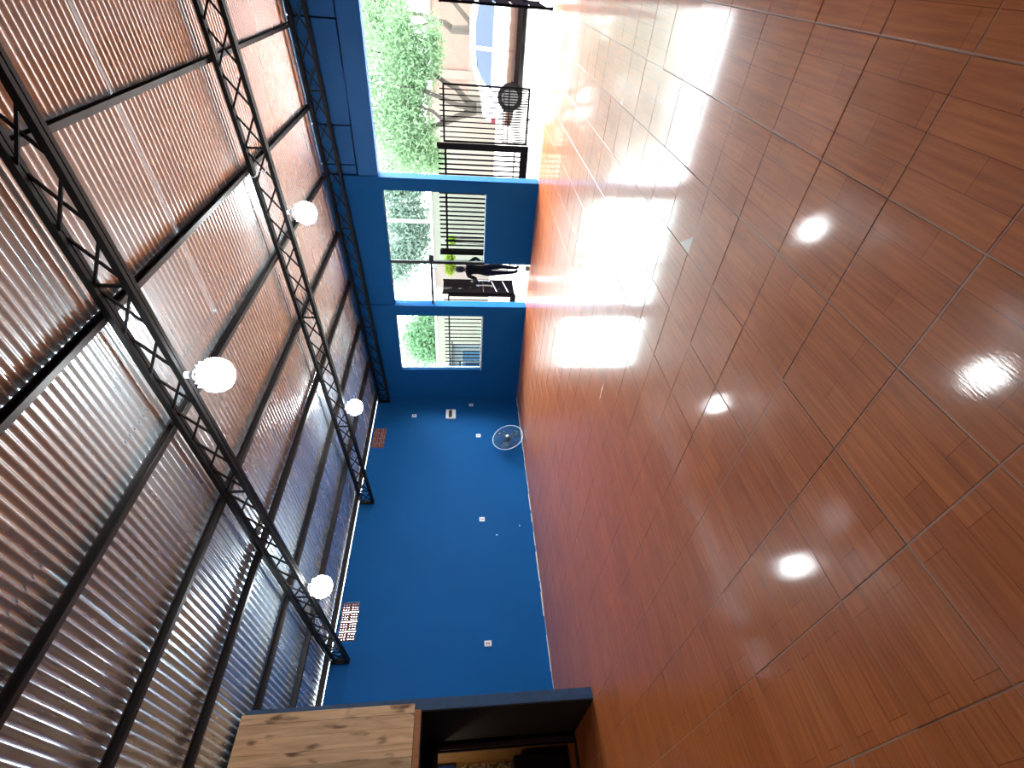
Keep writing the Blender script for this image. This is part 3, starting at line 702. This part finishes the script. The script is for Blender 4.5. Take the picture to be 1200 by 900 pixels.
rim = MB(); rim.lathe([(0.21, 0.07), (0.215, 0.095), (0.20, 0.095)], 28, Mx); rim.lathe([(0.06, 0.085), (0.05, 0.105)], 16, Mx)
for k in range(9):
    a = k*2*math.pi/9; rim.bar((0.05*math.cos(a), -0.09, 0.05*math.sin(a)), (0.205*math.cos(a), -0.09, 0.205*math.sin(a)), 0.02, 0.035, up=(0, 1, 0))
rim_me = rim.mesh('wheel_cover', M['rim'])
arch_me = MB().lathe([(0.355, -0.05), (0.355, 0.012)], 28, Mx).mesh('wheel_arch', M['rubber'])
for x in (0.66, 3.25):
    for s in (-1, 1):
        o = link('wheel', wheel_me, car); o.location = (x, s*0.755, 0.325)
        q = link('wheel_cover', rim_me, o); q.rotation_euler = (0, 0, 0 if s < 0 else math.pi)
        o = link('wheel_arch', arch_me, car); o.location = (x, s*0.79, 0.34); o.rotation_euler = (0, 0, 0 if s < 0 else math.pi)
MB().box(0.5, 3.9, -0.74, 0.74, 0.12, 0.24).build('underbody', M['rubber'], car)
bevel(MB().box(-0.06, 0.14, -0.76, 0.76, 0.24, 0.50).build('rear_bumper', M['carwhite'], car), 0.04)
for s in (-1, 1): bevel(MB().box(0.0, 0.13, s*0.70-0.07, s*0.70+0.07, 0.66, 0.80).build('tail_light', mat('red_lens', (0.10, 0.008, 0.012), 0.3), car), 0.02)
MB().bar((1.66, -0.848, 0.30), (1.66, -0.842, 0.78), 0.006, 0.006).build('door_seam', M['rubber'], car)
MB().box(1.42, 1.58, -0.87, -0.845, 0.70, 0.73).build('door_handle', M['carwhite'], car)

# ---- walls, buildings and poles across the street
bw = thing('brick_boundary_wall', 'pinkish brick boundary wall across the street behind the car', 'wall', (-4.6, 24, -0.02))
MB().box(0, 14, 0, 0.2, 0, 2.75).build('brickwork', M['brick_far'], bw)
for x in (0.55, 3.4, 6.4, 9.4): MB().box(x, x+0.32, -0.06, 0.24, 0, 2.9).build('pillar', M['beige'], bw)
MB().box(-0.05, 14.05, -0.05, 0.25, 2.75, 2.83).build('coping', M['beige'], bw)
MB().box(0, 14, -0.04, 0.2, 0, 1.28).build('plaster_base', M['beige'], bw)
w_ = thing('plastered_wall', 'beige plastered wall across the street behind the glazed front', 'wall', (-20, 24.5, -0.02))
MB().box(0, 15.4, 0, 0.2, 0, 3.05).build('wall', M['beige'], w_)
MB().box(-0.05, 15.45, -0.05, 0.25, 3.05, 3.15).build('coping', M['white_wall'], w_)
pol = thing('street_pole', 'pale utility pole standing behind the beige wall', 'pole', (-10.9, 25.3, -0.02))
MB().lathe([(0.11, 0), (0.09, 3), (0.07, 7)], 12).build('shaft', M['white_wall'], pol, True)
MB().box(-0.7, 0.7, -0.05, 0.05, 6.4, 6.5).build('cross_arm', M['white_wall'], pol)
hs = thing('white_house', 'white house with a thin roof edge beyond the small window', 'house', (-33, 30, -0.02))
MB().box(0, 8.4, 0, 6, 0, 5.6).build('walls', M['white_wall'], hs)
MB().box(-0.3, 8.7, -0.4, 6.3, 5.6, 5.75).build('roof', M['caulk'], hs)
for x in (5.2, 7.0):
    w = MB().box(x, x+0.9, -0.03, 0.02, 3.2, 4.3).build('window', M['sillw'], hs); MB().box(x+0.06, x+0.84, -0.04, -0.03, 3.26, 4.24).build('pane', M['carglass'], w)
# blue cabinet by the fence
M['skyblue'] = mat('light_blue_paint', (0.010, 0.028, 0.055), 0.6, spec=0.1)
M['kioskedge'] = mat('pale_edge', (0.045, 0.05, 0.055), 0.6)
kb = thing('blue_kiosk', 'blue metal cabinet with pale edges at the end of the fence', 'cabinet', (-10.70, 13.2, -0.02))
MB().box(-0.25, 0.25, -0.3, 0.3, 0, 1.55).build('body', M['skyblue'], kb)
for x in (-0.25, 0.25):
    for yv in (-0.3, 0.3): MB().box(x-0.018, x+0.018, yv-0.018, yv+0.018, 0, 1.56).build('corner_post', M['kioskedge'], kb)
MB().box(-0.28, 0.28, -0.33, 0.33, 1.55, 1.60).build('lid', M['kioskedge'], kb)
MB().box(-0.20, 0.20, -0.312, -0.30, 0.15, 1.45).build('door', mat('shaded_face_blue', (0.0012, 0.006, 0.016), 0.6, spec=0.05), kb)  # darker blue paints in the shade of the face turned from the light
pb = thing('grey_shed', 'low pale blue-grey shed behind the blue cabinet', 'shed', (-13.6, 15.5, -0.02))
MB().box(-0.9, 0.8, 0, 1.5, 0, 1.95).build('walls', mat('pale_blue_grey', (0.028, 0.035, 0.045), 0.8), pb)
MB().prism([(-1.0, 1.95), (0.9, 1.95), (0.9, 2.02), (-1.0, 2.28)], 'y', -0.1, 1.6).build('roof', mat('dark_roof', (0.01, 0.008, 0.008), 0.9), pb)

# ---- trees
def leaves(mb, c, rad, n, size):
    for _ in range(int(n*1.7)):
        v = Vector((R.gauss(0, 1), R.gauss(0, 1), R.gauss(0, 1))); v = v.normalized()*(R.random()**0.5)*R.uniform(0.75, 1.3)
        p = Vector(c) + Vector((v.x*rad[0], v.y*rad[1], v.z*rad[2]))
        a = Vector((R.gauss(0, 1), R.gauss(0, 1), R.gauss(0, 1))).normalized(); b_ = a.orthogonal().normalized()
        s = size*R.uniform(0.6, 1.4)
        mb.add([p-a*s, p+b_*s*0.30, p+a*s, p-b_*s*0.30], [(0, 1, 2, 3)])
def leaf_obj(mb, name, m, parent):
    me = bpy.data.meshes.new(name); me.from_pydata(mb.v, [], mb.f); me.materials.append(m)
    o = link(name, me, parent); tag(o, kind='stuff'); return o
def tree(label, loc, trunk, limbs, clumps, leafm, leafsize):
    t = thing('street_tree', label, 'tree', loc, group='trees along the street')
    if loc[1] == 20.4: t.scale = (1.2, 0.9, 1.2)
    tr = MB().tube(trunk[0], trunk[1], 9).build('trunk', M['bark'], t, True)
    for pts, rr in limbs: MB().tube(pts, rr, 7).build('limb', M['bark'], t, True)
    mb = MB()
    for c, rad, n in clumps: leaves(mb, c, rad, n, leafsize)
    leaf_obj(mb, 'foliage', leafm, t)
TY = 17.0
tl = lambda pts, j=0.0: [(x, j*i, z) for i, (x, z) in enumerate(pts)]
# coordinates local to the trunk foot
tree('forked leafy tree behind the open gate and the car', (-3.63, TY, -0.02),
     ([(0.0, 0, 0), (0.0, 0, 0.6), (0.0, 0, 1.12)], [0.20, 0.17, 0.16]),
     [([(0.0, 0, 1.05), (0.2, 0.05, 1.42), (0.5, 0.1, 1.72), (0.62, 0.15, 2.05), (0.94, 0.2, 2.6), (1.2, 0.2, 3.28), (1.3, 0.2, 4.2)], [0.12, 0.10, 0.085, 0.07, 0.06, 0.045, 0.02]),
      ([(0.0, 0, 1.1), (0.09, -0.1, 1.72), (0.3, -0.2, 2.25), (0.47, -0.3, 2.75), (0.6, -0.5, 3.6)], [0.10, 0.08, 0.06, 0.05, 0.02]),
      ([(-0.03, 0, 1.1), (-0.29, 0.1, 1.72), (-0.47, 0.1, 2.08), (-0.62, 0.2, 2.54), (-0.9, 0.3, 3.23), (-1.2, 0.4, 4.2)], [0.13, 0.10, 0.08, 0.07, 0.05, 0.02]),
      ([(-0.29, 0.1, 1.7), (-0.31, -0.2, 2.18), (-0.08, -0.3, 2.44), (0.04, -0.4, 2.78), (0.2, -0.5, 3.4)], [0.07, 0.055, 0.045, 0.035, 0.015]),
      ([(-0.9, 0.3, 3.2), (-1.4, 0.1, 3.5), (-1.9, 0, 4.0)], [0.04, 0.03, 0.015]),
      ([(0.94, 0.2, 2.6), (1.5, 0.2, 2.75), (2.0, 0.1, 3.1)], [0.04, 0.03, 0.012])],
     [((-0.2, 0, 3.6), (2.1, 1.4, 0.9), 2600), ((1.0, 0, 2.85), (0.9, 0.8, 0.55), 1100), ((1.55, -0.1, 2.45), (0.75, 0.6, 0.40), 700), ((-1.3, 0, 3.1), (0.9, 0.9, 0.7), 1200),
      ((-0.8, -0.2, 2.7), (0.7, 0.6, 0.4), 500), ((0.1, 0, 3.0), (0.8, 0.7, 0.45), 700), ((0.3, 0, 4.6), (2.6, 1.6, 0.8), 2600), ((-1.6, 0.2, 2.5), (0.5, 0.6, 0.5), 400), ((1.9, 0, 3.3), (0.9, .8, .5), 800)], M['leaf'], 0.075)
tree('slender bare-limbed tree behind the roof of the car', (-1.98, 20.4, -0.32),
     ([(0, 0, 0), (0.0, 0, 1.2), (-0.02, 0, 1.85)], [0.16, 0.13, 0.11]),
     [([(-0.02, 0, 1.8), (0.11, 0, 2.02), (0.16, 0, 2.4), (0.26, 0.1, 2.66), (0.28, 0.1, 3.1), (0.5, 0.1, 4.0)], [0.10, 0.085, 0.08, 0.055, 0.04, 0.02]),
      ([(0.16, 0, 2.36), (0.06, -0.1, 2.55), (-0.04, -0.2, 3.15), (-0.1, -0.3, 3.9)], [0.05, 0.045, 0.03, 0.012]),
      ([(0.0, 0, 1.15), (0.15, 0, 1.28), (0.37, 0, 1.52), (0.6, 0, 1.78), (0.9, 0.1, 2.6)], [0.07, 0.07, 0.065, 0.055, 0.03])],
     [((0.2, 0, 4.1), (1.3, 1.0, 0.7), 1500), ((-0.2, 0, 3.5), (0.7, 0.6, 0.5), 600), ((0.8, 0, 3.3), (0.5, 0.5, 0.4), 400), ((0.1, 0, 4.9), (1.5, 1.2, 0.6), 1000)], M['leaf'], 0.075)
tree('hazy grey-green tree beyond the glazed front', (-10.0, 29, -0.02), ([(0, 0, 0), (0.1, 0, 2), (0, 0, 4)], [0.22, 0.18, 0.1]),
     [([(0, 0, 3), (1, 0, 4.2), (2, 0, 5)], [0.1, 0.07, 0.03]), ([(0, 0, 3), (-1, 0.3, 4.4), (-2, 0, 5.2)], [0.1, 0.07, 0.03])],
     [((-0.5, 0, 5.2), (4.2, 1.6, 1.7), 5200), ((-3.4, 0, 4.6), (2.0, 1.2, 1.5), 2200), ((1.8, 0, 4.2), (1.7, 1.2, 1.2), 1500), ((-5.0, 0, 5.6), (2.0, 1.2, 1.4), 1800)], M['leaf_grey'], 0.15)
tree('round bright green tree beyond the small window', (-20.2, 27, -0.02), ([(0, 0, 0), (0, 0, 1.5), (0.1, 0, 3)], [0.2, 0.16, 0.1]),
     [([(0, 0, 2.4), (1, 0, 3.4), (1.5, 0, 4)], [0.08, 0.06, 0.03])],
     [((0.2, 0, 4.1), (1.9, 1.4, 1.5), 4200), ((1.3, 0, 3.5), (1.2, 1.0, 0.9), 1500), ((-0.6, 0, 3.4), (1.0, 1.0, 0.9), 900)], M['leaf'], 0.14)
tree('tall far tree filling the gap above the boundary wall', (-6.5, 38, -0.02), ([(0, 0, 0), (0, 0, 2), (0.1, 0, 4)], [0.25, 0.2, 0.1]),
     [([(0, 0, 3), (1, 0, 4.2), (2, 0, 5)], [0.1, 0.07, 0.03])],
     [((0, 0, 5.6), (3.2, 1.6, 1.6), 3200), ((3.2, 0, 6.2), (2.6, 1.4, 1.6), 2200), ((6.5, 0, 6.6), (2.4, 1.4, 1.4), 1500)], M['leaf_grey'], 0.16)
def bush(label, loc, rad, n, m, size, cat='bush', zc=None):
    t = thing('street_bush', label, cat, loc, group='bushes in the street')
    for k in range(5):
        a = k*1.257; MB().tube([(0, 0, 0), (0.15*math.cos(a), 0.15*math.sin(a), 0.5*rad[2]), (0.4*rad[0]*math.cos(a), 0.4*rad[1]*math.sin(a), zc or rad[2]*1.2)], [0.025, 0.02, 0.008], 6).build('stem', M['bark'], t)
    mb = MB(); leaves(mb, (0, 0, zc or rad[2]*1.05), rad, n, size); leaf_obj(mb, 'foliage', m, t)
bush('lime-green shrub top behind the person at the small gate', (-7.55, 14.3, -0.02), (0.36, 0.30, 0.17), 900, M['leaf_lime'], 0.05, zc=1.95)
bush('lime-green shrub seen through the fence bars', (-6.78, 14.4, -0.02), (0.13, 0.13, 0.13), 300, M['leaf_lime'], 0.05, zc=1.88)
bush('green shrub behind the fence beyond the small window', (-10.9, 15.3, -0.02), (0.45, 0.4, 0.45), 600, M['leaf'], 0.06)

# ================================================================== PERSON at the small gate
def person():
    root = thing('person', 'person in dark top and navy trousers reaching for the small gate', 'person', (-6.42, 11.86, -0.004), (0, 0, math.radians(8)))
    J = {}; E = []; RAD = {}
    def j(n, p, rr): J[n] = len(J); RAD[n] = rr; P.append(p)
    P = []
    j('pelvis', (0, 0, 0.93), (0.150, 0.105)); j('waist', (0, 0.01, 1.08), (0.125, 0.09)); j('chest', (0, 0.02, 1.28), (0.160, 0.11)); j('shoul', (0, 0.02, 1.40), (0.13, 0.085))
    j('neck', (0, 0.02, 1.48), (0.052, 0.055)); j('headlow', (0, 0.035, 1.55), (0.068, 0.078)); j('head', (0, 0.035, 1.64), (0.078, 0.092)); j('crown', (0, 0.025, 1.71), (0.055, 0.065))
    E += [('pelvis','waist'), ('waist','chest'), ('chest','shoul'), ('shoul','neck'), ('neck','headlow'), ('headlow','head'), ('head','crown')]
    # +x arm: elbow out, hand on the hip; -x arm: reaching to the gate
    j('rs', (0.185, 0.02, 1.385), (0.062, 0.062)); j('re', (0.345, -0.03, 1.20), (0.047, 0.047)); j('rw', (0.20, 0.05, 1.04), (0.033, 0.033)); j('rp', (0.165, 0.075, 1.00), (0.036, 0.022))
    j('ls', (-0.185, 0.02, 1.385), (0.062, 0.062)); j('le', (-0.29, 0.10, 1.17), (0.047, 0.047)); j('lw', (-0.42, 0.27, 1.25), (0.033, 0.033)); j('lp', (-0.47, 0.33, 1.27), (0.036, 0.022))
    E += [('shoul','rs'), ('rs','re'), ('re','rw'), ('rw','rp'), ('shoul','ls'), ('ls','le'), ('le','lw'), ('lw','lp')]
    for s, n, fy, kx in ((1, 'r', -0.02, 0.02), (-1, 'l', 0.14, -0.02)):
        j(n+'h', (s*0.088, 0, 0.86), (0.092, 0.095)); j(n+'k', (s*0.085+kx, 0.03+fy*0.6, 0.49), (0.062, 0.064)); j(n+'c', (s*0.085+kx, fy*0.9-0.01, 0.33), (0.056, 0.058))
        j(n+'a', (s*0.085, fy, 0.085), (0.040, 0.042)); j(n+'b', (s*0.088, fy+0.09, 0.045), (0.042, 0.036)); j(n+'t', (s*0.095, fy+0.17, 0.035), (0.036, 0.026))
        E += [('pelvis', n+'h'), (n+'h', n+'k'), (n+'k', n+'c'), (n+'c', n+'a'), (n+'a', n+'b'), (n+'b', n+'t')]
    for n, palm, dirv, side in (('r', Vector((0.165, 0.075, 1.00)), Vector((-0.5, 0.5, -0.6)), Vector((0.5, 0.5, 0.0))), ('l', Vector((-0.47, 0.33, 1.27)), Vector((-0.6, 0.75, 0.0)), Vector((0.1, 0.1, 1.0)))):
        dirv.normalize(); side = (side - dirv*side.dot(dirv)).normalized(); dn = dirv.cross(side)
        for i, ln in enumerate((0.065, 0.075, 0.070, 0.055)):
            b0 = palm + side*(i-1.5)*0.020 + dirv*0.03
            j(n+'f%d' % i, tuple(b0), (0.010, 0.010)); j(n+'g%d' % i, tuple(b0+dirv*ln*0.6+dn*0.012), (0.009, 0.009)); j(n+'e%d' % i, tuple(b0+dirv*ln+dn*0.035), (0.008, 0.008))
            E.extend([(n+'p', n+'f%d' % i), (n+'f%d' % i, n+'g%d' % i), (n+'g%d' % i, n+'e%d' % i)])
        b0 = palm - dirv*0.005 + side*0.038
        j(n+'u0', tuple(b0), (0.011, 0.011)); j(n+'u1', tuple(b0+side*0.02+dirv*0.03), (0.009, 0.009)); j(n+'u2', tuple(b0+side*0.018+dirv*0.055+dn*0.012), (0.008, 0.008))
        E.extend([(n+'p', n+'u0'), (n+'u0', n+'u1'), (n+'u1', n+'u2')])
    me = bpy.data.meshes.new('body_cage'); me.from_pydata(P, [(J[a], J[b_]) for a, b_ in E], [])
    o = bpy.data.objects.new('body_cage', me); COL.objects.link(o)
    o.modifiers.new('skin', 'SKIN'); 
    sv = me.skin_vertices[0].data if me.skin_vertices else None
    if sv is None:
        bm = bmesh.new(); bm.from_mesh(me); bm.verts.layers.skin.verify(); bm.to_mesh(me); bm.free(); sv = me.skin_vertices[0].data
    for n, i in J.items(): sv[i].radius = RAD[n]; sv[i].use_root = (n == 'pelvis')
    ss = o.modifiers.new('sub', 'SUBSURF'); ss.levels = 2; ss.render_levels = 2
    dg = bpy.context.evaluated_depsgraph_get(); ev = o.evaluated_get(dg); m2 = bpy.data.meshes.new_from_object(ev)
    bpy.data.objects.remove(o)
    skin = mat('skin', (0.03, 0.015, 0.010), 0.6, spec=0.1); top = mat('dark_top', (0.0014, 0.0016, 0.002), 0.9, spec=0.03); pants = mat('navy_trousers', (0.001, 0.0014, 0.0035), 0.9, spec=0.03); shoe = mat('dark_shoes', (0.0015, 0.0015, 0.0016), 0.8, spec=0.05)
    m2.materials.clear()
    for q in (skin, top, pants, shoe): m2.materials.append(q)
    for p in m2.polygons:
        c = p.center; p.use_smooth = True
        hand = min((c-Vector(P[J['rp']])).length, (c-Vector(P[J['lp']])).length) < 0.125 and c.z > 0.9
        p.material_index = 0 if (c.z > 1.46 or hand) else 1 if (c.z > 0.93) else 2 if c.z > 0.085 else 3
    body = link('body', m2, root)
    hm = mat('dark_hair', (0.0015, 0.001, 0.001), 0.7, spec=0.1)
    hair = MB(); n = 16
    prof = [(0.004, 1.755), (0.05, 1.745), (0.080, 1.71), (0.092, 1.66), (0.092, 1.60), (0.085, 1.54), (0.07, 1.52)]
    vs = []
    for k, (rr, z) in enumerate(prof):
        for i in range(n):
            a = 2*math.pi*i/n; back = -math.sin(a)
            q = rr*(1.0 if (back > -0.3 or z > 1.67) else 0.72)
            vs.append((q*math.cos(a)*0.95, 0.030+q*math.sin(a)*1.12, z))
    hair.add(vs, [(i+k*n, (i+1) % n+k*n, (i+1) % n+(k+1)*n, i+(k+1)*n) for k in range(len(prof)-1) for i in range(n)])
    hair.build('hair', hm, root, True)
    for s in (-1, 1):
        MB().lathe([(0.004, -0.014), (0.016, -0.008), (0.019, 0.004), (0.010, 0.014)], 8, Matrix.Translation((s*0.082, 0.03, 1.615)) @ Matrix.Rotation(s*math.pi/2, 4, 'Y')).build('ear', skin, root, True)
        MB().lathe([(0.004, -0.008), (0.010, 0), (0.004, 0.008)], 8, Matrix.Translation((s*0.030, 0.118, 1.64)) @ Matrix.Rotation(-math.pi/2, 4, 'X')).build('eye', M['white_plastic'], root, True)
    nose = MB(); nose.add([(-0.014, 0.118, 1.605), (0.014, 0.118, 1.605), (0, 0.142, 1.607), (0, 0.118, 1.65)], [(0, 1, 2), (0, 2, 3), (1, 3, 2), (0, 3, 1)]); nose.build('nose', skin, root, True)
    MB().box(-0.022, 0.022, 0.108, 0.120, 1.572, 1.582).build('mouth', mat('lips', (0.30, 0.10, 0.08), 0.5), root)
person()
